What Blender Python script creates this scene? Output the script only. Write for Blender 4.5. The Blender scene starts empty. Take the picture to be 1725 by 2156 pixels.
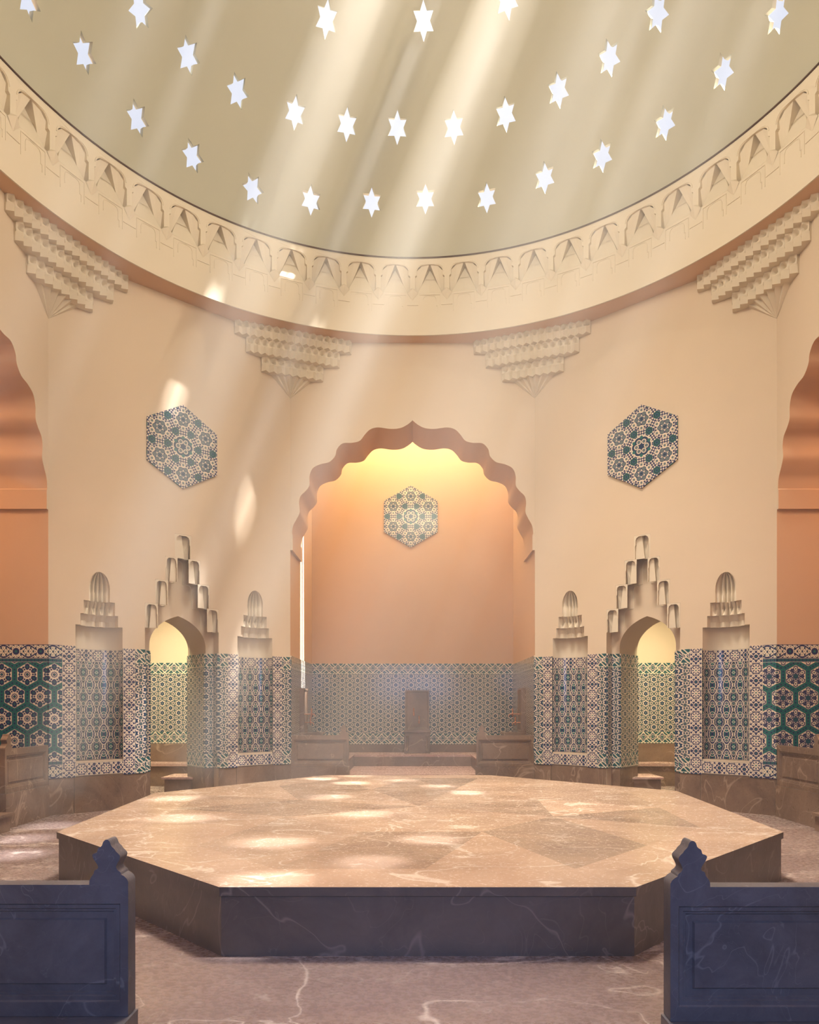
import bpy, bmesh, math, random
from mathutils import Vector, Matrix
from mathutils.geometry import tessellate_polygon
random.seed(7)
PI = math.pi
S = bpy.context.scene
COL = S.collection

# ------------------------------------------------------------------ camera, world, lights, exposure
FP = 1500.0                      # focal length in pixels of the 1725 x 2156 frame
PX0, PY0 = 869.0, 1487.0         # vanishing point of the view axis
EYE = 1.6
cam_d = bpy.data.cameras.new('camera')
cam_d.sensor_fit = 'VERTICAL'; cam_d.sensor_height = 36.0
cam_d.lens = FP / 2156.0 * 36.0
cam_d.shift_y = (PY0 - 1078.0) / 2156.0
cam_d.shift_x = -(PX0 - 862.5) / 2156.0
cam_d.clip_start = 0.05
cam = bpy.data.objects.new('camera', cam_d); COL.objects.link(cam)
cam.location = (0, 0, EYE); cam.rotation_euler = (PI/2, 0, 0)
S.camera = cam
S.view_settings.view_transform = 'Standard'; S.view_settings.look = 'None'
S.view_settings.gamma = 1.0; S.view_settings.use_curve_mapping = False
S.view_settings.exposure = 0.0
cy = S.cycles
cy.max_bounces = 5; cy.diffuse_bounces = 3; cy.glossy_bounces = 2; cy.transmission_bounces = 2
cy.transparent_max_bounces = 6; cy.volume_bounces = 0
cy.use_denoising = True
cy.use_adaptive_sampling = True; cy.adaptive_threshold = 0.04; cy.time_limit = 950; cy.use_auto_tile = False
cy.sample_clamp_indirect = 4.0
cy.caustics_reflective = False; cy.caustics_refractive = False

w = bpy.data.worlds.new('World'); S.world = w; w.use_nodes = True
w.node_tree.nodes['Background'].inputs[0].default_value = (0.82, 0.86, 1.0, 1)
w.node_tree.nodes['Background'].inputs[1].default_value = 1.02

def lamp(name, kind, loc, energy, color, size=1.0, aim=None, size_y=None, spread=None):
    d = bpy.data.lights.new(name, kind); d.energy = energy; d.color = color
    if kind == 'AREA':
        d.shape = 'RECTANGLE' if size_y else 'DISK'; d.size = size
        if size_y: d.size_y = size_y
        if spread: d.spread = spread
    elif kind == 'POINT': d.shadow_soft_size = size
    elif kind == 'SUN': d.angle = size
    o = bpy.data.objects.new(name, d); COL.objects.link(o); o.location = loc
    if aim is not None:
        o.rotation_euler = (Vector(aim) - Vector(loc)).to_track_quat('-Z', 'Y').to_euler()
    return o

SUN_DIR = Vector((-0.40, 0.0, -1.0))
lamp('sun', 'SUN', tuple(-SUN_DIR*20), 86.0, (1.0, 0.96, 0.91), math.radians(2.2), aim=(0, 0, 0))
lamp('dome_fill', 'AREA', (0.4, 8.2, 14.2), 640.0, (1.0, 0.88, 0.72), 2.6, aim=(0.3, 8.4, 0), spread=math.radians(66))  # added overhead fill light; the dome has no lantern opening
lamp('hall_fill', 'POINT', (0.2, 6.4, 9.1), 670.0, (1.0, 0.89, 0.715), 1.2)  # added fill light without a fixture, brightens drum and walls
lamp('back_alcove_lamp', 'AREA', (0, 15.0, 7.9), 150.0, (1.0, 0.80, 0.42), 3.6, aim=(0, 15.4, 0), size_y=1.2)
lamp('left_alcove_lamp', 'AREA', (-6.6, 8.2, 7.3), 185.0, (1.0, 0.58, 0.29), 2.2, aim=(-4.9, 7.8, 0))
lamp('right_alcove_lamp', 'AREA', (6.6, 8.2, 7.3), 160.0, (1.0, 0.52, 0.25), 2.2, aim=(4.9, 7.8, 0))
lamp('left_room_lamp', 'AREA', (-4.6, 13.0, 4.4), 130.0, (1.0, 0.90, 0.58), 1.0, aim=(-4.6, 13.4, 0), spread=math.radians(120))
lamp('right_room_lamp', 'AREA', (4.6, 13.0, 4.4), 118.0, (1.0, 0.88, 0.54), 1.0, aim=(4.6, 13.4, 0), spread=math.radians(120))
lamp('front_fill', 'AREA', (0, -0.6, 2.4), 78.0, (0.30, 0.47, 1.0), 3.4, aim=(0, 4.0, 0.0), size_y=2.0, spread=math.radians(110))  # added blue fill light behind the camera; no window is modelled
HAZE = 0.005
SHAFT = 0.068

# ------------------------------------------------------------------ node helpers
class E:
    nt = None
    def __init__(s, v): s.v = v
    @staticmethod
    def m(op, *a, clamp=False):
        n = E.nt.nodes.new('ShaderNodeMath'); n.operation = op; n.use_clamp = clamp
        for i, x in enumerate(a):
            x = x.v if isinstance(x, E) else x
            if isinstance(x, (int, float)): n.inputs[i].default_value = x
            else: E.nt.links.new(x, n.inputs[i])
        return E(n.outputs[0])
    def __add__(s, o): return E.m('ADD', s, o)
    __radd__ = __add__
    def __sub__(s, o): return E.m('SUBTRACT', s, o)
    def __rsub__(s, o): return E.m('SUBTRACT', o, s)
    def __mul__(s, o): return E.m('MULTIPLY', s, o)
    __rmul__ = __mul__
    def __truediv__(s, o): return E.m('DIVIDE', s, o)
    def __lt__(s, o): return E.m('LESS_THAN', s, o)
    def __gt__(s, o): return E.m('GREATER_THAN', s, o)
    def __and__(s, o): return E.m('MULTIPLY', s, o)
    def __or__(s, o): return E.m('MAXIMUM', s, o)
def Abs(a): return E.m('ABSOLUTE', a)
def Cos(a): return E.m('COSINE', a)
def Sqrt(a): return E.m('SQRT', a)
def Mod(a, b): return E.m('FLOORED_MODULO', a, b)
def Atan2(a, b): return E.m('ARCTAN2', a, b)
def Band(x, c, h): return Abs(x - c) < h
def Dist(x, y, cx=0, cy_=0):
    a = x - cx if cx else x; b = y - cy_ if cy_ else y
    return Sqrt(a*a + b*b)
def Sel(f, a, b): return a + f*(b - a)

def new_mat(name, rough=0.5, spec=0.5):
    m = bpy.data.materials.new(name); m.use_nodes = True
    nt = m.node_tree; b = nt.nodes['Principled BSDF']
    b.inputs['Roughness'].default_value = rough
    b.inputs['Specular IOR Level'].default_value = spec
    E.nt = nt
    return m, nt, b
def mix(nt, fac, a, b):
    n = nt.nodes.new('ShaderNodeMix'); n.data_type = 'RGBA'
    fi, ai, bi = n.inputs[0], n.inputs[6], n.inputs[7]
    f = fac.v if isinstance(fac, E) else fac
    if isinstance(f, (int, float)): fi.default_value = f
    else: nt.links.new(f, fi)
    for s, x in ((ai, a), (bi, b)):
        if isinstance(x, (tuple, list)): s.default_value = (*x, 1)
        else: nt.links.new(x, s)
    return n.outputs[2]
def noise(nt, scale, detail=4, rough=0.55, vec=None, dist=0.0):
    n = nt.nodes.new('ShaderNodeTexNoise'); n.inputs['Scale'].default_value = scale
    n.inputs['Detail'].default_value = detail; n.inputs['Roughness'].default_value = rough
    n.inputs['Distortion'].default_value = dist
    if vec is not None: nt.links.new(vec, n.inputs['Vector'])
    return n
def bump(nt, b, h, strength, dist=0.02):
    n = nt.nodes.new('ShaderNodeBump'); n.inputs['Strength'].default_value = strength
    n.inputs['Distance'].default_value = dist
    nt.links.new(h.v if isinstance(h, E) else h, n.inputs['Height'])
    nt.links.new(n.outputs[0], b.inputs['Normal'])

def plaster(name, col, rough=0.9):
    m, nt, b = new_mat(name, rough, 0.15)
    g = nt.nodes.new('ShaderNodeNewGeometry').outputs['Position']
    n1 = noise(nt, 0.8, 5, 0.6, g); n2 = noise(nt, 40, 3, 0.6, g)
    c = mix(nt, n1.outputs[0], tuple(x*0.93 for x in col), tuple(min(1, x*1.05) for x in col))
    nt.links.new(c, b.inputs['Base Color'])
    bump(nt, b, n2.outputs[0], 0.12, 0.004)
    return m

def marble(name, c1, c2, vein, rough=0.28, scale=1.0, veinw=0.012, tint=False, bumps=0.05, spec=0.5, speck=0.35):
    m, nt, b = new_mat(name, rough, spec)
    g = nt.nodes.new('ShaderNodeNewGeometry').outputs['Position']
    mp = nt.nodes.new('ShaderNodeMapping'); mp.inputs['Rotation'].default_value = (0.5, 0.3, 0.7)
    mp.inputs['Scale'].default_value = (1, 1.7, 1)
    nt.links.new(g, mp.inputs[0]); v = mp.outputs[0]
    a = noise(nt, 1.3*scale, 8, 0.68, v, 0.6)
    ramp = nt.nodes.new('ShaderNodeValToRGB')
    ramp.color_ramp.elements[0].position = 0.34; ramp.color_ramp.elements[1].position = 0.68
    ramp.color_ramp.elements[0].color = (*c1, 1); ramp.color_ramp.elements[1].color = (*c2, 1)
    nt.links.new(a.outputs[0], ramp.inputs[0])
    n2 = noise(nt, 0.9*scale, 3, 0.5, v, 1.3)
    vw = noise(nt, 2.2*scale, 3, 0.5, v)
    wd = E(vw.outputs[0]); wd = E.m('POWER', wd, 3.0)*(veinw*9)
    vf = E.m('SUBTRACT', 1.0, Abs(E(n2.outputs[0]) - 0.5)/(wd + 0.0008), clamp=True)
    n3 = noise(nt, 2.4*scale, 2, 0.5, v, 1.2)
    vf2 = E.m('SUBTRACT', 1.0, Abs(E(n3.outputs[0]) - 0.47)/(wd*0.6 + 0.0006), clamp=True)*0.45
    n4 = noise(nt, 30*scale, 4, 0.7, v)
    sp = E.m('MULTIPLY', (E(n4.outputs[0]) - 0.5), speck)
    col = mix(nt, E.m('ADD', 0.0, sp, clamp=True), ramp.outputs[0], vein)
    col = mix(nt, (vf | vf2)*0.75, col, vein)
    if tint:
        at = nt.nodes.new('ShaderNodeAttribute'); at.attribute_name = 'slab_tint'
        mu = nt.nodes.new('ShaderNodeMix'); mu.data_type = 'RGBA'; mu.blend_type = 'MULTIPLY'
        mu.inputs[0].default_value = 1.0
        nt.links.new(col, mu.inputs[6]); nt.links.new(at.outputs['Color'], mu.inputs[7])
        col = mu.outputs[2]
    nt.links.new(col, b.inputs['Base Color'])
    rr = E(n4.outputs[0])*0.25 + (rough - 0.1)
    nt.links.new(rr.v, b.inputs['Roughness'])
    bump(nt, b, n4.outputs[0], bumps*2, 0.01)
    return m

CREAM = (0.78, 0.665, 0.53); NAVY = (0.012, 0.022, 0.105); TEAL = (0.008, 0.135, 0.135)
INK = (0.010, 0.030, 0.060); GREY = (0.13, 0.17, 0.19); BLUE = (0.008, 0.034, 0.10)

def uvxy(nt):
    t = nt.nodes.new('ShaderNodeUVMap'); s = nt.nodes.new('ShaderNodeSeparateXYZ')
    nt.links.new(t.outputs[0], s.inputs[0])
    return E(s.outputs[0]), E(s.outputs[1])
def hexfold(x, y, a):
    """nearest point of a triangular lattice (spacing a, neighbours along x), folded to one sector"""
    h = a*math.sqrt(3)
    ax = Mod(x, a) - a/2; ay = Mod(y, h) - h/2
    bx = Mod(x - a/2, a) - a/2; by = Mod(y - h/2, h) - h/2
    da = ax*ax + ay*ay; db = bx*bx + by*by
    f = db < da
    gx = Sel(f, ax, bx); gy = Sel(f, ay, by)
    r = Sqrt(gx*gx + gy*gy); th = Atan2(gy, gx)
    t2 = Abs(Mod(th + PI/6, PI/3) - PI/6)
    px = r*Cos(t2); py = r*E.m('SINE', t2)
    return r/a, th, px/a, py/a
def finish(nt, b, layers, base, rough=0.16):
    c = base
    for f, col in layers: c = mix(nt, f, c, col)
    nt.links.new(c, b.inputs['Base Color'])
    b.inputs['Roughness'].default_value = rough

def tile_field(name, a=0.197, ground=CREAM):
    m, nt, b = new_mat(name)
    y, x = uvxy(nt)                     # neighbours stand above each other
    r, th, px, py = hexfold(x, y, a)
    dm = Dist(px, py, 0.5, 0); dc = Dist(px, py, 0.5, 0.2887)
    q1 = Dist(px, py, 0.33, 0.19)
    star = r < (0.215 + 0.045*Cos(th*6.0))
    L = [(Band(r, 0.33, 0.018), INK), (Band(dc, 0.20, 0.045) & (px > 0.30), BLUE), (dc < 0.115, CREAM), (dc < 0.09, INK), (dc < 0.05, GREY),
         (dm < 0.18, CREAM), (dm < 0.145, INK), (dm < 0.115, GREY), (Band(dm, 0.07, 0.012), INK), (dm < 0.03, TEAL),
         (star, BLUE), (r < 0.07, TEAL), (r < 0.03, CREAM)]
    finish(nt, b, L, ground); return m
def tile_hex(name, a=0.372, kind=0):
    m, nt, b = new_mat(name)
    x, y = uvxy(nt)
    r, th, px, py = hexfold(x, y, a)
    vx, vy = px*0.866 + py*0.5, px*(-0.5) + py*0.866      # axis towards the hexagon's corner
    pet = Dist(vx, vy*1.35, 0.30, 0); pet2 = Dist(px, py, 0.30, 0)
    band = px > 0.405
    bd = Abs(Mod(py*8.0, 1.0) - 0.5)
    L = [(Dist(px, py, 0.2, 0.115) < 0.03, INK),
         (Dist(px, py, 0.30, 0.065) < 0.026, TEAL if kind == 0 else NAVY),
         (Dist(px, py, 0.36, 0.13) < 0.024, NAVY), (Dist(px, py, 0.22, 0.0) < 0.035 + 0.01*kind, NAVY),
         (Dist(vx, vy, 0.40, 0.0) < 0.03, NAVY),
         (Dist(px, py, 0.31, 0.0) < 0.04, NAVY), (Band(pet, 0.10, 0.02), NAVY), (pet < 0.085, NAVY if kind == 0 else CREAM), (pet < 0.042, TEAL if kind == 0 else GREY),
         (r < (0.115 + 0.012*Cos(th*12.0)), NAVY), (Band(r, 0.07, 0.012), CREAM if kind == 0 else TEAL), (r < 0.03, TEAL),
         (px > 0.395, INK), (band, TEAL), (band & (Dist(px - 0.5, bd*0.12) < 0.033), NAVY)]
    if kind == 1: L.insert(4, (Band(Dist(vx, vy, 0.24, 0.0), 0.105, 0.02), NAVY))
    finish(nt, b, L, CREAM); return m
def tile_ogee(name, pu=0.207, pv=0.384):
    m, nt, b = new_mat(name)
    x, y = uvxy(nt)
    A = Cos(x*(2*PI/pu)); B = Cos(y*(2*PI/pv)); g = A + B*0.85
    B2 = Cos(y*(4*PI/pv)); g2 = A*0.9 - B2*0.8
    fx = Abs(Mod(x, pu) - pu/2); fy = Abs(Mod(y, pv) - pv/2)
    c1 = Dist(fx, fy, 0, pv/4)
    fine = Cos(x*(2*PI*4/pu))*Cos(y*(2*PI*8/pv))
    L = [(g > 0.0, NAVY), (fine > 0.62, BLUE), (fine < -0.72, CREAM), (Band(g, -1.15, 0.16), NAVY), (g < -1.55, TEAL), (Band(g, 0.95, 0.16), CREAM), (g > 1.35, TEAL), (g > 1.68, NAVY),
         (Band(g2, 0.55, 0.12), CREAM), (Band(g, 0.0, 0.13), CREAM), (Band(g, -0.75, 0.08), CREAM),
         (Dist(fx, fy, pu*0.5, pv*0.25) < 0.03, CREAM), (Dist(fx, fy, pu*0.5, pv*0.25) < 0.022, GREY),
         (Dist(fx, fy, 0, 0)*1.0 < 0.020, CREAM), (Dist(fx, fy, 0, 0) < 0.013, TEAL), (c1 < 0.036, CREAM), (c1 < 0.028, INK), (c1 < 0.020, GREY), (c1 < 0.008, TEAL)]
    finish(nt, b, L, INK); return m
def tile_border(name, wd=0.19, per=0.36):
    """u runs along the strip (centred medallions), v across it from 0 to wd"""
    m, nt, b = new_mat(name)
    x, y = uvxy(nt)
    p = Mod(x, per) - per/2; q = y - wd/2
    r = Sqrt(p*p + q*q)/wd; th = Atan2(q, p)
    p2 = Mod(x + per/2, per) - per/2; aq = Abs(q)
    k = Sqrt(p2*p2 + q*q)/wd
    leaf = (Cos(x*(2*PI*5/per))*Cos(q*(2*PI*2.6/wd)) > 0.3) | (Cos(x*(2*PI*10/per) + 1.2)*Cos(q*(2*PI*5.2/wd)) > 0.62)
    inside = r < 0.40
    L = [(leaf, NAVY), (Band(Abs(p2)/wd - Cos(q*(2*PI*1.5/wd))*0.2, 0.12, 0.045), NAVY), (k < 0.20, CREAM), (k < 0.15, NAVY), (k < 0.06, TEAL),
         (Band(Dist(p2, aq, 0.0, wd*0.36)/wd, 0.09, 0.03), NAVY),
         (inside | (r < 0.44), CREAM), (Band(r, 0.395, 0.035), NAVY),
         (Band(r, 0.235, 0.085) & (Cos(th*8.0) > 0.25), NAVY), (r < 0.09, CREAM), (r < 0.06, TEAL),
         (aq > wd*0.455, CREAM), (aq > wd*0.488, INK)]
    finish(nt, b, L, CREAM); return m
def tile_palm(name, ht=0.27, per=0.39, flip=False):
    m, nt, b = new_mat(name)
    x, y = uvxy(nt)
    q = y/ht - 0.5
    c = Cos(x*(2*PI/per))
    if flip: q = q*(-1.0)
    w1 = q - c*0.22
    p = Mod(x, per/2) - per/4                                # palmettes twice a period
    sgn = E.m('SIGN', Cos((x - per/4)*(2*PI/per) + PI/2))
    xx = (Mod(x + per/4, per/2) - per/4)/ht
    yy = q + sgn*0.02
    ys = yy*sgn; lens = Abs(xx) + yy*yy*2.0
    d = Abs(Cos(x*(4*PI/per))*0.5 + Cos(q*9.0)*0.55 + 0.05)
    L = [(Cos(x*(8*PI/per))*Cos(q*16.0) > 0.72, TEAL), (d < 0.15, CREAM), (Band(w1, 0.26, 0.045), CREAM), (Band(w1, -0.26, 0.045), CREAM),
         (lens < 0.23, CREAM), (lens < 0.185, BLUE), ((lens < 0.15) & (Mod(ys*7.0 + Abs(xx)*6.0, 1.0) < 0.4), CREAM), (lens < 0.05, TEAL),
         (Dist(Abs(xx) - 0.27, yy) < 0.055, BLUE), (Dist(Abs(xx) - 0.27, yy) < 0.025, CREAM),
         (Abs(q) > 0.40, CREAM), ((Abs(q) > 0.42) & (Cos(x*(12*PI/per)) > 0.3), TEAL), (Abs(q) > 0.48, INK)]
    finish(nt, b, L, (0.008, 0.085, 0.10)); return m
def tile_vase(name, ht=0.2, per=0.36):
    m, nt, b = new_mat(name)
    x, y = uvxy(nt)
    q = y/ht - 0.5; c = Cos(x*(2*PI/per))
    xx = (Mod(x, per) - per/2)/ht
    v = Dist(xx, q)
    L = [((Cos(x*(10*PI/per))*Cos(q*13.0) > 0.45), NAVY), ((Cos(x*(20*PI/per) + 0.8)*Cos(q*25.0) > 0.6), TEAL), (Band(Abs(q) - c*0.2, 0.22, 0.05), NAVY),
         (v < 0.30, CREAM), (v < 0.25, NAVY), (v < 0.09, TEAL), (Abs(q) > 0.46, NAVY)]
    finish(nt, b, L, CREAM); return m
def tile_chain(name, ht=0.055, col=TEAL):
    m, nt, b = new_mat(name)
    x, y = uvxy(nt)
    q = y - ht/2; p = Mod(x, ht*0.95) - ht*0.475
    r = Sqrt(p*p + q*q)/ht
    L = [(r < 0.36, col), (r < 0.14, NAVY), (Abs(q) > ht*0.42, CREAM)]
    finish(nt, b, L, NAVY); return m
def tile_medallion(name, a=0.45):
    m, nt, b = new_mat(name)
    X, Y = uvxy(nt)
    x, y = Y - a/2, X - a/2
    # lattice points must include the origin: hexfold puts them at (a/2, h/2) of each cell
    h = a*math.sqrt(3)
    r, th, px, py = hexfold(Y + a/2, X + h/2, a)
    hd = px*0.866 + py*0.5                                     # distance to the cell's edge
    R = Sqrt(X*X + Y*Y)
    dc = Dist(px, py, 0.5, 0.2887)
    beads = Dist(Mod(px*11.0, 1.0) - 0.5, Mod(py*11.0, 1.0) - 0.5) < 0.36
    cell = hd < 0.375
    ring = r*a
    vx, vy = px, py
    mid = Dist(px*0.866 + py*0.5, px*(-0.5) + py*0.866, 0.19, 0)
    o2 = Dist(px, py, 0.33, 0); o3 = Dist(px*0.866 + py*0.5, px*(-0.5) + py*0.866, 0.315, 0.0)
    g = [(beads, CREAM), (dc < 0.135, TEAL), (Band(dc, 0.09, 0.018), INK), (dc < 0.04, NAVY),
         (cell, CREAM), (cell & (o2 < 0.045), GREY), (cell & (Dist(px, py, 0.31, 0.12) < 0.035), NAVY),
         (cell & (mid < 0.085), NAVY), (cell & (mid < 0.072), GREY), (cell & (Dist(px, py, 0.2, 0) < 0.03), NAVY),
         (r < 0.095, NAVY), (r < 0.07, (0.35, 0.5, 0.45)), (cell & (hd > 0.355), NAVY), (cell & (hd > 0.363), CREAM)]
    ctr = R < a*0.40
    g += [(ctr, CREAM), (ctr & Band(mid, 0.13, 0.04), BLUE), (ctr & (mid < 0.06), GREY), (ctr & (o2 < 0.06), TEAL),
          (r*1.0 < (0.07 + 0.02*Cos(th*6.0)) , BLUE)]
    finish(nt, b, g, NAVY); return m

WALLC = (0.74, 0.60, 0.45)
M = dict(
    wall=plaster('wall_plaster', WALLC), warm=plaster('shade_tinted_plaster', (0.70, 0.455, 0.29)), dome=plaster('dome_plaster', (0.53, 0.50, 0.395)),  # recesses: dimmer light and warm bounce put into the plaster colour
    orn=plaster('carved_plaster', (0.78, 0.675, 0.53)),
    stone=marble('brown_marble', (0.15, 0.095, 0.066), (0.29, 0.19, 0.13), (0.46, 0.33, 0.24), veinw=0.007),
    slab=marble('platform_marble_lit', (0.37, 0.25, 0.18), (0.54, 0.385, 0.28), (0.78, 0.67, 0.57), rough=0.22, tint=True, speck=0.16, bumps=0.015),  # platform top: strong light from above put into the colour
    base=marble('platform_marble_shaded', (0.10, 0.08, 0.07), (0.165, 0.13, 0.11), (0.27, 0.22, 0.19), rough=0.32, veinw=0.008, speck=0.3),  # same marble as the top, the sides' shade put into the colour
    bench=marble('bench_marble', (0.08, 0.07, 0.075), (0.145, 0.13, 0.135), (0.21, 0.19, 0.19), rough=0.4, scale=2.4, veinw=0.004, speck=0.25),
    floor=marble('floor_marble', (0.215, 0.15, 0.135), (0.30, 0.22, 0.195), (0.66, 0.56, 0.51), rough=0.25, scale=0.8, veinw=0.012, speck=0.06, bumps=0.003),
    ledge=marble('pink_marble', (0.42, 0.26, 0.22), (0.56, 0.37, 0.31), (0.72, 0.56, 0.48), rough=0.25),
    field=tile_field('lattice_tiles'), hexa=tile_hex('hexagon_tiles'), hexb=tile_hex('hexagon_rosette_tiles', 0.364, 1),
    ogee=tile_ogee('ogee_tiles'), border=tile_border('medallion_border_tiles'), palm=tile_palm('palmette_tiles'),
    vase=tile_vase('vase_border_tiles'), chain=tile_chain('chain_border_tiles'), medal=tile_medallion('medallion_tiles'))
mm, nt, b = new_mat('copper', 0.3); b.inputs['Base Color'].default_value = (0.62, 0.28, 0.17, 1); b.inputs['Metallic'].default_value = 0.9; M['copper'] = mm
mm, nt, b = new_mat('dark_shade', 0.9, 0.1); b.inputs['Base Color'].default_value = (0.10, 0.055, 0.04, 1); M['rim_shade'] = mm  # dark colour standing for the shadow in the rim groove
# thin frosted pane: lets the sun pass, glows with the sky behind it
mm = bpy.data.materials.new('star_glass'); mm.use_nodes = True; nt = mm.node_tree; nt.nodes.clear()
o_ = nt.nodes.new('ShaderNodeOutputMaterial'); tr = nt.nodes.new('ShaderNodeBsdfTransparent'); gl = nt.nodes.new('ShaderNodeBsdfGlossy')
gl.inputs['Roughness'].default_value = 0.1; mx = nt.nodes.new('ShaderNodeMixShader'); mx.inputs[0].default_value = 0.04
nt.links.new(tr.outputs[0], mx.inputs[1]); nt.links.new(gl.outputs[0], mx.inputs[2]); nt.links.new(mx.outputs[0], o_.inputs[0]); M['glass'] = mm

# ------------------------------------------------------------------ mesh helpers
class MB:
    def __init__(s): s.v = []; s.f = []; s.uv = {}; s.t = {}
    def vert(s, p, uv=None):
        s.v.append(tuple(p))
        if uv is not None: s.uv[len(s.v)-1] = uv
        return len(s.v)-1
    def face(s, idx): s.f.append(tuple(idx)); return len(s.f)-1
    def poly(s, pts, uvs=None):
        return s.face([s.vert(p, uvs[i] if uvs else None) for i, p in enumerate(pts)])
    def box(s, x0, x1, y0, y1, z0, z1):
        i = len(s.v)
        for z in (z0, z1):
            for x, y in ((x0, y0), (x1, y0), (x1, y1), (x0, y1)): s.vert((x, y, z))
        for a in ((0,3,2,1), (4,5,6,7), (0,1,5,4), (1,2,6,5), (2,3,7,6), (3,0,4,7)): s.face([i+k for k in a])
    def grid(s, rows, uvs=None, close=False):
        n = len(rows[0]); base = len(s.v)
        for j, r in enumerate(rows):
            for i, p in enumerate(r): s.vert(p, uvs[j][i] if uvs else None)
        for j in range(len(rows)-1):
            for i in range(n if close else n-1):
                k = (i+1) % n
                s.face((base+j*n+i, base+j*n+k, base+(j+1)*n+k, base+(j+1)*n+i))
    def tess(s, loops, place, uv=None):
        """filled polygon with holes; loops of 2-D points, place(a, b) -> 3-D"""
        pts = [p for l in loops for p in l]
        base = len(s.v)
        for p in pts: s.vert(place(*p), uv(*p) if uv else None)
        for t in tessellate_polygon([[Vector((a, b, 0)) for a, b in l] for l in loops]):
            s.face([base+k for k in t])
    def ribbon(s, loop, pa, pb, closed=True):
        n = len(loop); base = len(s.v)
        for p in loop: s.vert(pa(*p))
        for p in loop: s.vert(pb(*p))
        for i in range(n if closed else n-1):
            k = (i+1) % n; s.face((base+i, base+k, base+n+k, base+n+i))
    def prism(s, loop, pa, pb):
        s.tess([loop], pa); s.tess([loop], pb); s.ribbon(loop, pa, pb)
    def tube(s, path, r, seg=8):
        path = [Vector(p) for p in path]; rows = []
        for i, p in enumerate(path):
            d = (path[min(i+1, len(path)-1)] - path[max(i-1, 0)]).normalized()
            u = d.cross(Vector((0, 0, 1)));
            if u.length < 0.05: u = d.cross(Vector((0, 1, 0)))
            u.normalize(); v = d.cross(u)
            rr = r[i] if isinstance(r, (list, tuple)) else r
            rows.append([p + (u*math.cos(2*PI*k/seg) + v*math.sin(2*PI*k/seg))*rr for k in range(seg)])
        self_base = len(s.v)
        s.grid(rows, close=True)
        s.face([self_base+k for k in range(seg)]); n = len(rows)-1
        s.face([self_base+n*seg+k for k in range(seg)])
    def build(s, name, mat, parent=None, smooth=False, mats=None, weld=True, bevel=0):
        me = bpy.data.meshes.new(name)
        me.from_pydata(s.v, [], s.f)
        if s.uv:
            ul = me.uv_layers.new(name='UVMap')
            for l in me.loops: ul.data[l.index].uv = s.uv.get(l.vertex_index, (0, 0))
        if s.t:
            at = me.attributes.new('slab_tint', 'FLOAT_COLOR', 'CORNER')
            for p in me.polygons:
                c = s.t.get(p.index, (1, 1, 1))
                for li in p.loop_indices: at.data[li].color = (*c, 1)
        bm = bmesh.new(); bm.from_mesh(me)
        if weld: bmesh.ops.remove_doubles(bm, verts=bm.verts, dist=1e-5)
        bmesh.ops.recalc_face_normals(bm, faces=bm.faces)
        if bevel:
            es = [e for e in bm.edges if len(e.link_faces) == 2 and e.calc_face_angle(0) > 0.6]
            bmesh.ops.bevel(bm, geom=es, offset=bevel, segments=1, affect='EDGES', clamp_overlap=True)
        bm.to_mesh(me); bm.free()
        me.materials.append(mat)
        if smooth:
            me.shade_smooth()
            if smooth != 2: me.set_sharp_from_angle(angle=math.radians(35))
        o = bpy.data.objects.new(name, me); COL.objects.link(o)
        if parent is not None: o.parent = parent
        return o

def frame(ox, oy, dx, dy, oz=0):
    l = math.hypot(dx, dy); dx /= l; dy /= l
    return Matrix(((dx, -dy, 0, ox), (dy, dx, 0, oy), (0, 0, 1, oz), (0, 0, 0, 1)))
def thing(name, label, cat, mtx=None, group=None):
    o = bpy.data.objects.new(name, None); COL.objects.link(o); o.empty_display_size = 0.2
    if mtx is not None: o.matrix_world = mtx
    o['label'] = label; o['category'] = cat
    if group: o['group'] = group
    return o
def struct(o, mtx=None):
    o['kind'] = 'structure'
    if mtx is not None: o.matrix_world = mtx
    return o
T = lambda x, y, z: Matrix.Translation((x, y, z))

# ------------------------------------------------------------------ the octagonal hall
CY = 7.53                                   # centre of the hall (x = 0)
HW, YB = 2.25, 13.10                        # half width and distance of the back wall
SX, SY = 5.32, 10.40                        # far side corners
ZW = 8.28                                   # underside of the drum
TZ0, TZ1 = 0.54, 2.50                       # glazed tiles from / to
RD, ZD = 5.30, 9.69                         # drum radius, foot of the dome
RDOME = 5.36
DIAG = math.hypot(SX-HW, YB-SY)
YN = 2*CY - YB; SYN = 2*CY - SY

mb = MB(); mb.box(-9.5, 9.5, -1.6, 16.8, -0.25, 0.0)
struct(mb.build('floor', M['floor']))

def catmull(pts, n=6):
    out = []
    for i in range(len(pts)-1):
        p0 = pts[max(i-1, 0)]; p1 = pts[i]; p2 = pts[i+1]; p3 = pts[min(i+2, len(pts)-1)]
        for k in range(n):
            t = k/n
            out.append(tuple(0.5*((2*p1[c]) + (-p0[c]+p2[c])*t + (2*p0[c]-5*p1[c]+4*p2[c]-p3[c])*t*t + (-p0[c]+3*p1[c]-3*p2[c]+p3[c])*t**3) for c in (0, 1)))
    out.append(pts[-1]); return out
ARC_PX = [(143,700),(150,650),(172,608),(187,572),(183,522),(192,484),(220,456),(240,425),(241,375),(258,332),(300,309),(350,296),
          (383,263),(393,225),(425,193),(478,190),(520,178),(546,146),(577,116),(622,105),(690,113),(745,108),(785,88),(811.5,66)]
ARC = catmull([(((560+cx/2.629)-868.8)*0.008733, 1.6+(1487-(860+cy_/2.629))*0.008733) for cx, cy_ in ARC_PX])
SPRING = 4.47
ARCH_L = [(-2.205, SPRING), (-2.205, ARC[0][1])] + ARC[1:]
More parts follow.
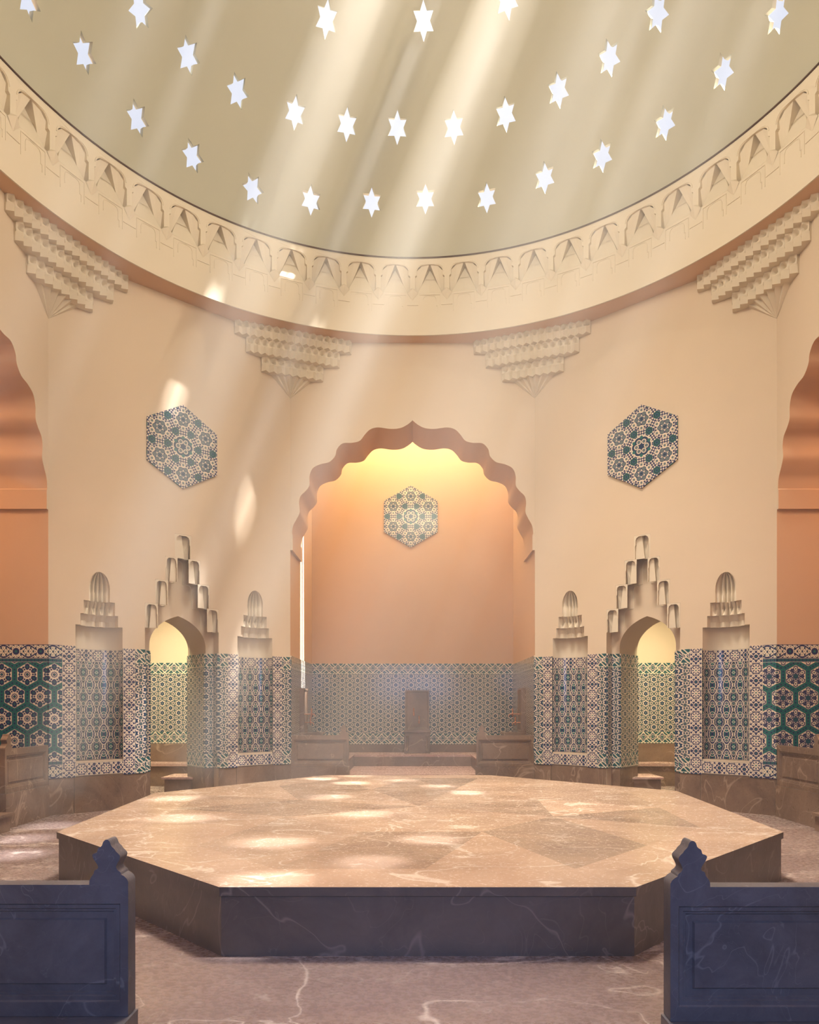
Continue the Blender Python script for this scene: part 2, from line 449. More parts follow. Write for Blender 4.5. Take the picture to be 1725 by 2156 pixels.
ARCH = ARCH_L + [(-x, z) for x, z in reversed(ARCH_L[:-1])]      # left spring -> apex -> right spring

def panel(name, mat, parent, x0, x1, z0, z1, y=-0.02, th=0.02, vert=False, uo=0.0, vo=0.0):
    """glazed tile panel on the wall plane (local x along the wall, y outwards)"""
    mb = MB()
    def uv(x, z): return ((z - z0 + uo, x - x0 + vo) if vert else (x - x0 + uo, z - z0 + vo))
    c = [(x0, z0), (x1, z0), (x1, z1), (x0, z1)]
    mb.poly([(x, y, z) for x, z in c], [uv(*p) for p in c])
    for i in range(4):
        a, b_ = c[i], c[(i+1) % 4]
        mb.poly([(a[0], y, a[1]), (a[0], y+th, a[1]), (b_[0], y+th, b_[1]), (b_[0], y, b_[1])], [uv(*a), uv(*a), uv(*b_), uv(*b_)])
    return mb.build(name, mat, parent, weld=False)
def sub_frame(parent, ox, oy, dx, dy):
    """holder-free helper: returns a function placing a panel in a rotated local frame of parent"""
    m = frame(ox, oy, dx, dy)
    def put(*a, **k):
        o = panel(*a, **k); o.matrix_local = m; return o
    return put

def dado_plain(put, parent, L, z0, z1, name='tile_panel', fieldmat='field'):
    ph = 0.24
    put(name, M['palm'], parent, 0, L, z1-ph, z1)
    put(name, M[fieldmat], parent, 0, L, z0+ph, z1-ph)
    put(name, M['palm'], parent, 0, L, z0, z0+ph)
def dado_hex(put, parent, L, z0, z1, mat='hexa', right=False):
    put('tile_panel', M['vase'], parent, 0, L, z1-0.2, z1)
    put('tile_panel', M['chain'], parent, 0, L, z1-0.255, z1-0.2)
    put('tile_panel', M[mat], parent, 0, L, z0+0.255, z1-0.255, uo=0.10, vo=0.02)
    put('tile_panel', M['chain'], parent, 0, L, z0+0.2, z0+0.255)
    put('tile_panel', M['vase'], parent, 0, L, z0, z0+0.2)

def alcove(name, mtx, depth, raised, tz0, hexside=None, front_extra=0.0):
    """arched recess of a side of the hall; local x 0..4.5 along the wall, y outwards"""
    W = 2*HW
    mb = MB()
    # front face above the scalloped arch, the arch's underside and its inner face
    loop = [(x+HW, z) for x, z in ARCH]
    outer = [(0, SPRING), ] + loop + [(W, SPRING), (W, ZW+0.02), (0, ZW+0.02)]
    outer = outer[:1] + outer[1:]
    mb.tess([outer], lambda a, b_: (a, 0, b_)); mb.tess([outer], lambda a, b_: (a, 1.07, b_))
    arch_face = mb
    wall = arch_face.build(name, M['wall'])
    struct(wall, mtx)
    mb = MB(); mb.ribbon([(0.0, SPRING)] + loop + [(W, SPRING)], lambda a, b_: (a, 0, b_), lambda a, b_: (a, 1.07, b_), closed=False)
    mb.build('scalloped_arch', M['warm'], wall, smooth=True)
    mb = MB()
    D = depth
    mb.poly([(0, 0, 0), (0, D, 0), (0, D, ZW), (0, 0, ZW)]); mb.poly([(W, 0, 0), (W, D, 0), (W, D, ZW), (W, 0, ZW)])
    mb.poly([(0, D, 0), (W, D, 0), (W, D, ZW), (0, D, ZW)]); 
    slots = [[(1.30, 1.22), (2.75, 1.22), (2.75, 1.32), (1.30, 1.32)], [(1.15, 1.50), (2.60, 1.50), (2.60, 1.60), (1.15, 1.60)]] if name == 'wall_back' else []  # unseen ceiling slits, placed so sun streaks fall on the left jamb
    mb.tess([[(0, 0), (W, 0), (W, D), (0, D)]] + slots, lambda a, b_: (a, b_, ZW))
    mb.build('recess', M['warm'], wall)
    # plinths
    mb = MB(); mb.box(0, 0.02, 0.001, D, 0, tz0); mb.box(W-0.02, W, 0.001, D, 0, tz0); mb.box(0.02, W-0.02, D-0.02, D, 0, tz0)
    mb.build('marble_plinth', M['stone'], wall)
    pl = sub_frame(wall, 0.0, 0.0, 0, 1)        # x=0 side: panel local x runs outwards, local -y faces inwards
    pl2 = sub_frame(wall, W, D, 0, -1)
    pb = sub_frame(wall, 0, D, 1, 0)
    dado_plain(pb, wall, W, tz0, TZ1+0.05)
    if hexside == 0: dado_hex(pl, wall, D, TZ0, TZ1, 'hexb')
    else: dado_plain(pl, wall, D, tz0 if hexside is None else TZ0, TZ1+0.03)
    if hexside == 1: dado_hex(pl2, wall, D, TZ0, TZ1, 'hexa')
    else: dado_plain(pl2, wall, D, tz0 if hexside is None else TZ0, TZ1+0.03)
    return wall

# in the side frame the tile must stand on the inner side of the jamb
fr_back = frame(-HW, YB, 1, 0); fr_left = frame(-SX, SY-2*HW, 0, 1); fr_right = frame(SX, SY, 0, -1); fr_front = frame(HW, YN, -1, 0)
w_back = alcove('wall_back', fr_back, 2.8, 0.33, 0.75)
w_left = alcove('wall_left', fr_left, 2.8, 0.25, 0.75, hexside=1)
w_right = alcove('wall_right', fr_right, 2.8, 0.25, 0.75, hexside=0)
w_front = alcove('wall_front', fr_front, 2.8, 0.0, 0.75)
# plain remainder of the side walls towards the camera
for sx in (-1, 1):
    mb = MB(); mb.box(sx*SX if sx > 0 else sx*SX-0.2, sx*SX+0.2 if sx > 0 else sx*SX, SYN, SY-2*HW, 0, ZW)
    mb.build('wall_return', M['wall'], w_left if sx < 0 else w_right).matrix_parent_inverse = (fr_left if sx < 0 else fr_right).inverted()

# ---- diagonal walls
DS, NS = DIAG/2, [DIAG/2 - 1.325, DIAG/2 + 1.325]          # door and niche positions along the wall
DOOR_HW, DOOR_SP, DOOR_AP, WT = 0.485, 2.60, 3.105, 0.91
def door_arch(n=14):
    pts = []
    # two-centred pointed arch
    h = DOOR_AP-DOOR_SP; a = DOOR_HW
    R = (a*a + h*h)/(2*a) * 1.0
    for i in range(n+1):
        t = i/n
        x = -a + a*t
        z = DOOR_SP + h*math.sin(PI/2*min(1, t**0.72))*1.0
        pts.append((x, z))
    return pts
_half = [(-DOOR_HW, DOOR_SP)] + [(-DOOR_HW + (1-math.cos(t))*0.80, DOOR_SP + math.sin(t)*0.60) for t in [math.acos(1-DOOR_HW/0.80)*k/12 for k in range(1, 13)]]
_k = (DOOR_AP-DOOR_SP)/(_half[-1][1]-DOOR_SP)
_half = [(x, DOOR_SP+(z-DOOR_SP)*_k) for x, z in _half]
DOOR_TOP = _half + [(-x, z) for x, z in reversed(_half[:-1])]
DOOR = [(DS-DOOR_HW, 0.0)] + [(x+DS, z) for x, z in DOOR_TOP] + [(DS+DOOR_HW, 0.0)]
RH = [0.63, 0.465, 0.30, 0.14]; RZ = [2.86, 3.25, 3.645, 4.04, 4.43]      # stepped recess around the door
def hood_outline(s0):
    l = [(s0-RH[0], 0.0), (s0-RH[0], RZ[1])]
    for k in (1, 2, 3): l += [(s0-RH[k], RZ[k]), (s0-RH[k], RZ[k+1])]
    r = [(2*s0-x, z) for x, z in reversed(l)]
    return l + r
NW = [0.345, 0.276, 0.23, 0.152]; NZ = [0.78, 2.825, 3.0, 3.2, 3.40, 3.65]
def niche_outline(s0):
    l = [(s0-NW[0], NZ[0]), (s0-NW[0], NZ[1]), (s0-NW[1], NZ[1]), (s0-NW[1], NZ[2]), (s0-NW[2], NZ[2]), (s0-NW[2], NZ[3]), (s0-NW[3], NZ[3]), (s0-NW[3], NZ[4])]
    for k in range(1, 9):
        t = PI/2*k/8; l.append((s0-NW[3]*math.cos(t), NZ[4]+(NZ[5]-NZ[4])*math.sin(t)))
    return l + [(2*s0-x, z) for x, z in reversed(l[:-1])]
HD = 0.20                                                    # depth of the door recess

def diag_wall(name, mtx, hexat, hexmat):
    mb = MB()
    ho = hood_outline(DS)
    outer = [(0, 0), (ho[0][0], 0)] + ho[1:-1] + [(ho[-1][0], 0), (DIAG, 0), (DIAG, ZW+0.02), (0, ZW+0.02)]
    mb.tess([outer, niche_outline(NS[0]), niche_outline(NS[1])], lambda a, b_: (a, 0, b_))
    mb.ribbon(ho, lambda a, b_: (a, 0, b_), lambda a, b_: (a, HD, b_), closed=False)
    inner = [ho[0]] + ho[1:-1] + [ho[-1]] + list(reversed(DOOR))
    mb.tess([inner], lambda a, b_: (a, HD, b_))
    back = [(0, 0)] + DOOR + [(DIAG, 0), (DIAG, ZW), (0, ZW)]
    mb.tess([back], lambda a, b_: (a, WT, b_))
    wall = struct(mb.build(name, M['wall']), mtx)
    mb = MB(); mb.ribbon(DOOR, lambda a, b_: (a, HD, b_), lambda a, b_: (a, WT, b_), closed=False)
    mb.build('door_reveal', M['wall'], wall, smooth=True)
    # marble plinth with slightly different slabs
    mb = MB()
    d0, d1 = DS-RH[0], DS+RH[0]
    for a, b_ in ((0.0, 0.35), (0.353, d0), (d1, 3.0), (3.003, DIAG)): mb.box(a, b_-0.004, -0.012, 0.0, 0.0, TZ0)
    for a, b_, c in ((d0, DS-DOOR_HW, HD), (DS+DOOR_HW, d1, HD)): mb.box(a, b_, c-0.012, c, 0, TZ0)
    for x in (DS-DOOR_HW, DS+DOOR_HW):
        s_ = 1 if x < DS else -1
        mb.box(min(x, x+s_*0.012), max(x, x+s_*0.012), HD-0.012, WT, 0, TZ0)
    mb.build('marble_plinth', M['stone'], wall)
    # glazed tiles
    def strip_v(x0, x1, y=-0.02): panel('tile_border', M['border'], wall, x0, x1, TZ0, TZ1, y=y, vert=True, vo=0.0, uo=0.0)
    A = NS[0]-NW[0]; B = NS[0]+NW[0]; C_ = NS[1]-NW[0]; D_ = NS[1]+NW[0]; bw = 0.19
    for x0 in (A-bw, B, C_-bw, D_): strip_v(x0, x0+bw)
    for n0 in (A, C_): panel('tile_border', M['border'], wall, n0, n0+2*NW[0], TZ0+0.02, TZ0+0.21, uo=0.10)
    ends = [(0, A-bw), (D_+bw, DIAG)]
    for i, (x0, x1) in enumerate(ends):
        if i == hexat:
            mtx_ = M[hexmat]
            panel('tile_panel', M['vase'], wall, x0, x1, TZ1-0.2, TZ1, uo=0.3); panel('tile_panel', M['chain'], wall, x0, x1, TZ1-0.255, TZ1-0.2)
            off = 0.10 + 2.8 if hexat == 0 else 0.1 - (x1-x0)
            panel('tile_panel', mtx_, wall, x0, x1, TZ0+0.255, TZ1-0.255, uo=off, vo=0.02)
            panel('tile_panel', M['chain'], wall, x0, x1, TZ0+0.2, TZ0+0.255); panel('tile_panel', M['vase'], wall, x0, x1, TZ0, TZ0+0.2, uo=0.3)
        else:
            dado_plain(lambda n, m, p, a, b_, c, d: panel(n, m, p, x0+a, x0+b_, c, d), wall, x1-x0, TZ0, TZ1)
    dado_plain(lambda n, m, p, a, b_, c, d: panel(n, m, p, B+bw+a, B+bw+b_, c, d), wall, d0-B-bw, TZ0, TZ1)
    dado_plain(lambda n, m, p, a, b_, c, d: panel(n, m, p, d1+a, d1+b_, c, d), wall, C_-bw-d1, TZ0, TZ1)
    # inside the door recess and on the reveals
    for x0, x1 in ((d0, DS-DOOR_HW), (DS+DOOR_HW, d1)):
        dado_plain(lambda n, m, p, a, b_, c, d: panel(n, m, p, x0+a, x0+b_, c, d, y=HD-0.02), wall, x1-x0, TZ0, TZ1)
    pr = sub_frame(wall, DS+DOOR_HW, WT, 0, -1)               # right reveal
    pr2 = sub_frame(wall, DS-DOOR_HW, HD, 0, 1)
    for q in (pr, pr2): dado_plain(q, wall, WT-HD, TZ0, TZ1)
    pr = sub_frame(wall, d1, HD, 0, -1); pr2 = sub_frame(wall, d0, 0, 0, 1)
    for q in (pr, pr2): dado_plain(q, wall, HD, TZ0, TZ1)
    mb = MB(); mb.box(DS-DOOR_HW, DS+DOOR_HW, HD, WT+0.5, 0.0, 0.02)
    return wall

fr_bl = frame(-SX, SY, SX-HW, YB-SY); fr_br = frame(HW, YB, SX-HW, SY-YB)
w_bl = diag_wall('wall_back_left', fr_bl, 0, 'hexa')
w_br = diag_wall('wall_back_right', fr_br, 1, 'hexb')
for nm, a, b_ in (('wall_front_left', (-HW, YN), (-SX, SYN)), ('wall_front_right', (SX, SYN), (HW, YN))):
    mb = MB(); L = math.dist(a, b_)
    mb.box(0, L, 0, 0.3, 0, ZW); struct(mb.build(nm, M['wall']), frame(a[0], a[1], b_[0]-a[0], b_[1]-a[1]))

# ------------------------------------------------------------------ drum, frieze, dome
def cyl(r, ang, z): return (r*math.sin(ang), CY + r*math.cos(ang), z)
def ring_rows(prof, n=216):
    return [[cyl(r, 2*PI*i/n, z) for i in range(n)] for r, z in prof]
mb = MB()
ORN0, ORN1 = 9.04, 9.63                                   # carved band between these heights
mb.grid(ring_rows([(6.7, ZW), (RD, ZW), (RD, ORN0)]), close=True)
mb.grid(ring_rows([(RD, ORN1), (RD, ZD-0.03), (RD+0.07, ZD-0.03), (RD+0.07, ZD+0.0), (RDOME+0.05, ZD)]), close=True)
mb.grid(ring_rows([(RD-0.0, ORN0-0.004), (RD+0.26, ORN0-0.004), (RD+0.26, ORN1+0.004), (RD, ORN1+0.004)]), close=True)
drum = struct(mb.build('wall_drum', M['orn'], smooth=True))
mb = MB(); mb.grid(ring_rows([(RD-0.012, ZD-0.035), (RD-0.012, ZD-0.008), (RD+0.07, ZD-0.008)]), close=True); mb.build('rim_shade_line', M['rim_shade'], drum, smooth=True)  # dark band drawn where only groove shadow falls
mb = MB(); mb.grid(ring_rows([(6.7, ZW-0.002), (RD+0.02, ZW-0.002)]), close=True); mb.build('soffit', M['warm'], drum)  # soffit's shade put into its colour, darker than the drum
NU = 54; U = 2*PI/NU; UW = U*RD
def fr_pt(k, a, z, d): return cyl(RD + d, (k + 0.5)*U + a/RD, z)     # a: metres along the arc, d: depth outwards
mb = MB(); H = UW/2; zt, zb = ORN1, ORN0
aw = 0.235                                                # half width of the arched field
arc_l = [(-aw, 9.02), (-aw, 9.41)] + [(-aw+0.12*(1-math.cos(t)), 9.41+0.13*math.sin(t)) for t in [PI/2*j/5 for j in range(1, 6)]] + [(0.0, 9.56)]
for k in range(NU):
    P = lambda a, z, d=0.0: fr_pt(k, a, z, d)
    left = [(-H, zb), (-aw-0.035, zb)] ; 
    # face plate: strip between neighbouring arches
    outline = [(-H, zb), (-H+0.045, zb), (-H+0.045, 9.34), (-aw, 9.36)] + arc_l[2:] + [(x*-1, z) for x, z in reversed(arc_l[2:-1])] + [(aw, 9.36), (H-0.045, 9.34), (H-0.045, zb), (H, zb), (H, zt), (-H, zt)]
    mb.tess([outline], lambda a, z: P(a, z, 0.0))
    inn = outline[1:-3]
    mb.ribbon(inn, lambda a, z: P(a, z, 0.0), lambda a, z: P(a, z, 0.05 + 0.10*max(0, (9.5-z)/0.5)*(1 if abs(a) > 0.2 else 0.2)), closed=False)
    # moulded line inside the arch
    la = [(x*0.90, 9.02+(z-9.02)*0.965) for x, z in arc_l]; la = la + [(-x, z) for x, z in reversed(la[:-1])]
    fullarc = arc_l + [(-x, z) for x, z in reversed(arc_l[:-1])]
    # side facets sinking towards the foot of the V
    for s in (-1, 1):
        pts = [(0.012*s, 9.56, 0.03), (s*aw*0.55, 9.55, 0.03), (s*aw, 9.45, 0.03), (s*(H-0.04), 9.34, 0.05), (s*(H-0.045), zb, 0.13), (s*(H-0.085), zb, 0.13)]
        mb.poly([P(a, z, d) for a, z, d in pts])
        # wall between side facet and the sunk middle triangle
        mb.poly([P(0.012*s, 9.56, 0.03), P(s*(H-0.085), zb, 0.13), P(s*(H-0.085), zb, 0.02), P(0.012*s, 9.56, 0.20)])
        # middle triangle, deepest at its tip
        mb.poly([P(0.0, 9.56, 0.185), P(0.012*s, 9.56, 0.20), P(s*(H-0.085), zb, 0.022), P(0.0, zb, 0.008)])
        mb.poly([P(0, 9.56, 0.03), P(0.012*s, 9.56, 0.03), P(0.012*s, 9.56, 0.20), P(0, 9.56, 0.20)])
        mb.poly([P(0, zb, 0.0), P(s*H, zb, 0.0), P(s*H, zb, 0.14), P(s*(H-0.085), zb, 0.14), P(0, zb, 0.02)])
        mb.poly([P(0, 9.33, 0.082), P(s*0.13, 9.33, 0.085), P(s*0.13, 9.342, 0.10), P(0, 9.342, 0.10)])
    # bracket under the little pilaster
    for s in (1,):
        a0 = H
        tip = (a0, 9.085, -0.07)
        A1, A2 = (a0-0.095, 9.03, -0.01), (a0+0.095, 9.03, -0.01)
        mb.poly([P(*tip), P(*A1), P(a0, 8.90, 0.0)]); mb.poly([P(*tip), P(*A2), P(a0, 8.90, 0.0)])
        mb.poly([P(*tip), P(*A1), P(a0-0.03, 9.11, 0.0)]); mb.poly([P(*tip), P(*A2), P(a0+0.03, 9.11, 0.0)])
        mb.poly([P(*tip), P(a0-0.03, 9.11, 0.0), P(a0+0.03, 9.11, 0.0)])
mb.build('carved_frieze', M['orn'], drum, weld=False)
# thin incised lines below the frieze, modelled as narrow raised fillets
mb = MB()
def fillet(k, path, wd=0.007, hh=0.007):
    for (a, z), (a2, z2) in zip(path[:-1], path[1:]):
        L = math.hypot(a2-a, z2-z); nx, nz = -(z2-z)/L*wd/2, (a2-a)/L*wd/2
        q = [(a-nx, z-nz), (a2-nx, z2-nz), (a2+nx, z2+nz), (a+nx, z+nz)]
        mb.poly([fr_pt(k, x, zz, -hh) for x, zz in q])
        for i in range(4):
            p, r = q[i], q[(i+1) % 4]; mb.poly([fr_pt(k, p[0], p[1], -hh), fr_pt(k, r[0], r[1], -hh), fr_pt(k, r[0], r[1], 0.001), fr_pt(k, p[0], p[1], 0.001)])
for k in range(NU):
    fillet(k, [(-0.19, 8.70), (-0.19, 9.0), (0.19, 9.0), (0.19, 8.70)])
    fillet(k, [(-0.12, 8.80), (-0.12, 8.92), (-0.10, 8.965), (-0.06, 8.98), (0.06, 8.98), (0.10, 8.965), (0.12, 8.92), (0.12, 8.80), (0.14, 8.80), (0.14, 8.70)])
    fillet(k, [(H-0.10, 8.82), (H+0.10, 8.82)], 0.012, 0.010)
    a_ = [(x*1.07, z+0.012) for x, z in arc_l[1:-1]]; a_ = a_ + [(-x, z) for x, z in reversed(a_)]
    fillet(k, a_, 0.008, 0.008)
mb.build('carved_lines', M['orn'], drum, weld=False)

# dome with star-shaped openings
STARS = [(178,112,1),(290,249,1),(406,328,1),(533,397,1),(655,421,0),(783,425,0),(896,418,0),(1025,416,0),(1147,374,0),(1268,328,0),(1400,259,0),(1522,151,0),(1636,30,0),(60,-4,1),
         (296,20,0),(397,117,1),(501,192,1),(622,237,0),(731,262,0),(837,268,0),(956,268,0),(1065,241,0),(1176,190,0),(1283,122,0),(1384,27,0),
         (688,40,0),(892,44,0),(1068,-2,0)]
def on_dome(px, py):
    d = Vector(((px-PX0)/FP, 1.0, (PY0-py)/FP)); o = Vector((0, 0, EYE)) - Vector((0, CY, ZD))
    a = d.dot(d); b_ = 2*o.dot(d); c = o.dot(o) - RDOME**2
    t = (-b_ + math.sqrt(b_*b_ - 4*a*c))/(2*a)
    return o + d*t
dirs = [(on_dome(px, py).normalized(), r) for px, py, r in STARS]
# unseen openings above the frame, set where their sunbeams reach the patches of light in the hall
SPOTS = [(385, 1723, .4455), (570, 1774, .4455), (372, 1681, .4455), (690, 1678, .4455), (760, 1714, .4455), (775, 1814, .4455), (900, 1768, .4455), (555, 1852, .4455), (25, 1800, 0.0), (110, 1738, 0.0)]
LANDS = []
for px, py, z in SPOTS:
    Z = (EYE-z)*FP/(py-PY0); LANDS.append(Vector(((px-PX0)*Z/FP, Z, z)))
LANDS += [Vector((-5.3, 7.4, 2.6)), Vector((-5.2, 9.3, 4.2)), Vector((-3.6, 11.4, 3.0)), Vector((-4.6, 8.6, 0.2))]
BEAMS = []
for L in LANDS:
    o = L - Vector((0, CY, ZD)); d = -SUN_DIR
    a = d.dot(d); b_ = 2*o.dot(d); c = o.dot(o) - RDOME**2
    t_ = (-b_ + math.sqrt(b_*b_ - 4*a*c))/(2*a); v = (o + d*t_).normalized()
    BEAMS.append((v*RDOME + Vector((0, CY, ZD)), L))
    if all(v.angle(d_) > 0.105 for d_, _ in dirs): dirs.append((v, 0))
for v, _ in dirs[25:28]:                                  # the uppermost row of stars in view
    a_ = v*RDOME + Vector((0, CY, ZD)); BEAMS.append((a_, a_ + SUN_DIR*((4.9 + a_.x)/0.40)*0.97))
def ring(elev, n, ph, lim):
    for i in range(n):
        az = 2*PI*i/n + ph
        v = Vector((math.sin(az)*math.cos(elev), math.cos(az)*math.cos(elev), math.sin(elev)))
        if v.y < 0.1 and v.x < 0.2 and all(v.angle(d) > lim for d, _ in dirs): dirs.append((v, 0))
ring(math.radians(13), 30, 0.05, 0.17); ring(math.radians(27), 24, 0.0, 0.2)
def tangent(v):
    e = Vector((0, 0, 1)).cross(v).normalized(); return e, v.cross(e).normalized()
def star_pts(v, rot, r, sc=1.0):
    e, u = tangent(v); out = []
    for k in range(12):
        t = PI*k/6 + (PI/6 if rot else 0); q = (0.255 if k % 2 == 0 else 0.255*0.56)*sc
        out.append(v*r + e*(math.sin(t)*q*0.74) + u*(math.cos(t)*q))
    return out
mb = MB(); nseg = 144; rows = []
for j in range(37):
    el = PI/2*j/37; rows.append([(RDOME*math.cos(el)*math.sin(2*PI*i/nseg), RDOME*math.cos(el)*math.cos(2*PI*i/nseg), RDOME*math.sin(el)) for i in range(nseg)])
RO = RDOME+0.075
rows2 = [[tuple(c*RO/RDOME for c in p) for p in r] for r in rows]
mb.grid(rows, close=True); mb.grid(rows2, close=True)
ti = mb.vert((0, 0, RDOME)); to = mb.vert((0, 0, RO)); n0 = 36*nseg; n1 = 37*nseg + 36*nseg
for i in range(nseg):
    k = (i+1) % nseg
    mb.face((n0+i, n0+k, ti)); mb.face((n1+i, n1+k, to)); mb.face((i, k, 37*nseg+k, 37*nseg+i))
dome = mb.build('ceiling', M['dome'])
mc = MB()
for v, rot in dirs:
    a = star_pts(v, rot, RDOME-0.15, 0.99); b_ = star_pts(v, rot, RO+0.2, 1.06); n = 12
    base = len(mc.v)
    for p in a + b_: mc.vert(p)
    mc.face([base+i for i in range(12)]); mc.face([base+12+i for i in reversed(range(12))])
    for i in range(12): mc.face((base+i, base+(i+1) % 12, base+12+(i+1) % 12, base+12+i))
cut = mc.build('cutter', M['dome'])
md = dome.modifiers.new('holes', 'BOOLEAN'); md.object = cut; md.operation = 'DIFFERENCE'; md.solver = 'EXACT'
dg = bpy.context.evaluated_depsgraph_get(); dg.update()
me = bpy.data.meshes.new_from_object(dome.evaluated_get(dg)); dome.modifiers.clear()
old = dome.data; dome.data = me; bpy.data.objects.remove(cut); bpy.data.meshes.remove(old)
me.shade_smooth(); nors = []
for p in me.polygons:
    for vi in p.vertices:
        c = me.vertices[vi].co.normalized(); d = c.dot(p.normal)
        nors.append(tuple(c if d > 0.97 else (-c if d < -0.97 else p.normal)))
me.normals_split_custom_set(nors)
dome.location = (0, CY, ZD); struct(dome)
for i, (v, rot) in enumerate(dirs):
    mb = MB(); q = star_pts(v, rot, RDOME+0.045, 1.02); q2 = star_pts(v, rot, RDOME+0.051, 1.03); n = 12
    base = len(mb.v)
    for p in q + q2: mb.vert(p - v*RDOME)
    mb.face([base+i_ for i_ in range(12)]); mb.face([base+12+i_ for i_ in reversed(range(12))])
    for i_ in range(12): mb.face((base+i_, base+(i_+1) % 12, base+12+(i_+1) % 12, base+12+i_))
    o = mb.build('window_%d' % (i+1), M['glass']); o.location = v*RDOME + Vector((0, CY, ZD)); struct(o)

# ------------------------------------------------------------------ muqarnas corner brackets
def muq_bracket(cx, cy_, d1, d2, label):
    """corner point, unit directions along the two walls"""
    t = thing('muqarnas_bracket', label, 'wall bracket', T(cx, cy_, 7.26), 'stalactite brackets under the drum')
    d1 = Vector((*d1, 0)).normalized(); d2 = Vector((*d2, 0)).normalized()
    zs = [ZW-7.26, 0.80, 0.55, 0.30]; reach = [1.12, 0.90, 0.60]; cells = [16, 13, 8]
    inward = (d1 + d2).normalized()
    for j in range(3):
        A = d1*reach[j]; B = d2*reach[j]; n = cells[j]; z1, z0 = zs[j], zs[j+1]
        ax = (B-A); L = ax.length; ax.normalize(); nr = inward
        mb = MB(); S_ = 8; NR = 12; rows = []
        for r in range(NR+1):
            zz = z1 + (z0-z1)*r/NR; row = []
            for i in range(n):
                for s in range(S_ if i < n-1 else S_+1):
                    u = s/S_; c = 1-abs(2*u-1)
                    dep = 0.045 + 0.06*c
                    vv = r/NR
                    g = math.exp(-((u-0.5)/0.25)**2 - ((vv-0.27)/0.14)**2)
                    dep -= 0.13*g*(1 if vv > 0.12 else 0.2)
                    dep -= 0.02*(1 if vv > 0.5 else 0)*(1-c)
                    row.append(A + ax*(L*(i+u)/n) + nr*dep + Vector((0, 0, zz)))
            rows.append(row)
        mb.grid(rows)
        bot = rows[-1]; top = rows[0]
        back = [B + Vector((0, 0, z0)), Vector((0, 0, z0)), A + Vector((0, 0, z0))]
                # underside as quads back to the walls
        for q in range(len(bot)-1):
            f0, f1 = q/(len(bot)-1), (q+1)/(len(bot)-1)
            def bk(f):
                return (A*(1-2*f) if f < 0.5 else B*(2*f-1)) + Vector((0, 0, z0))
            mb.poly([bot[q], bot[q+1], bk(f1), bk(f0)])
        for e in (0, -1):
            pp = A if e == 0 else B
            mb.poly([top[e], bot[e], pp + Vector((0, 0, z0)), pp + Vector((0, 0, z1))])
        mb.build('tier', M['orn'], t, smooth=True)
        if j < 2:   # thin frame at the left end
            mb = MB(); mb.box(-0.02, 0.0, -0.03, 0.03, 0, 0.01)
    # folded fan
    mb = MB(); w_ = 0.40; A = d1*w_; B = d2*w_; ax = B-A; n = 6; pts = []
    for i in range(2*n+1):
        f = i/(2*n); p = A + ax*f + inward*((0.10 if i % 2 else 0.035)*(0.4+math.sin(PI*f))) + Vector((0, 0, 0.31))
        if i in (0, 2*n): p = (A if i == 0 else B) + Vector((0, 0, 0.31))
        pts.append(p)
    tip = Vector((0, 0, 0)) + inward*0.005
    for a, b_ in zip(pts[:-1], pts[1:]): mb.poly([a, b_, tip])
    mb.build('folded_fan', M['orn'], t)
    return t
dl = (SX-HW, YB-SY)
muq_bracket(-HW, YB, (-dl[0], -dl[1]), (1, 0), 'carved stalactite bracket left of the big scalloped arch, under the dome rim')
muq_bracket(HW, YB, (-1, 0), (dl[0], -dl[1]), 'carved stalactite bracket right of the big scalloped arch, under the dome rim')
muq_bracket(-SX, SY, (0, -1), dl, 'carved stalactite bracket at the far left edge, under the dome rim')
muq_bracket(SX, SY, (-dl[0], dl[1]), (0, -1), 'carved stalactite bracket at the far right edge, under the dome rim')

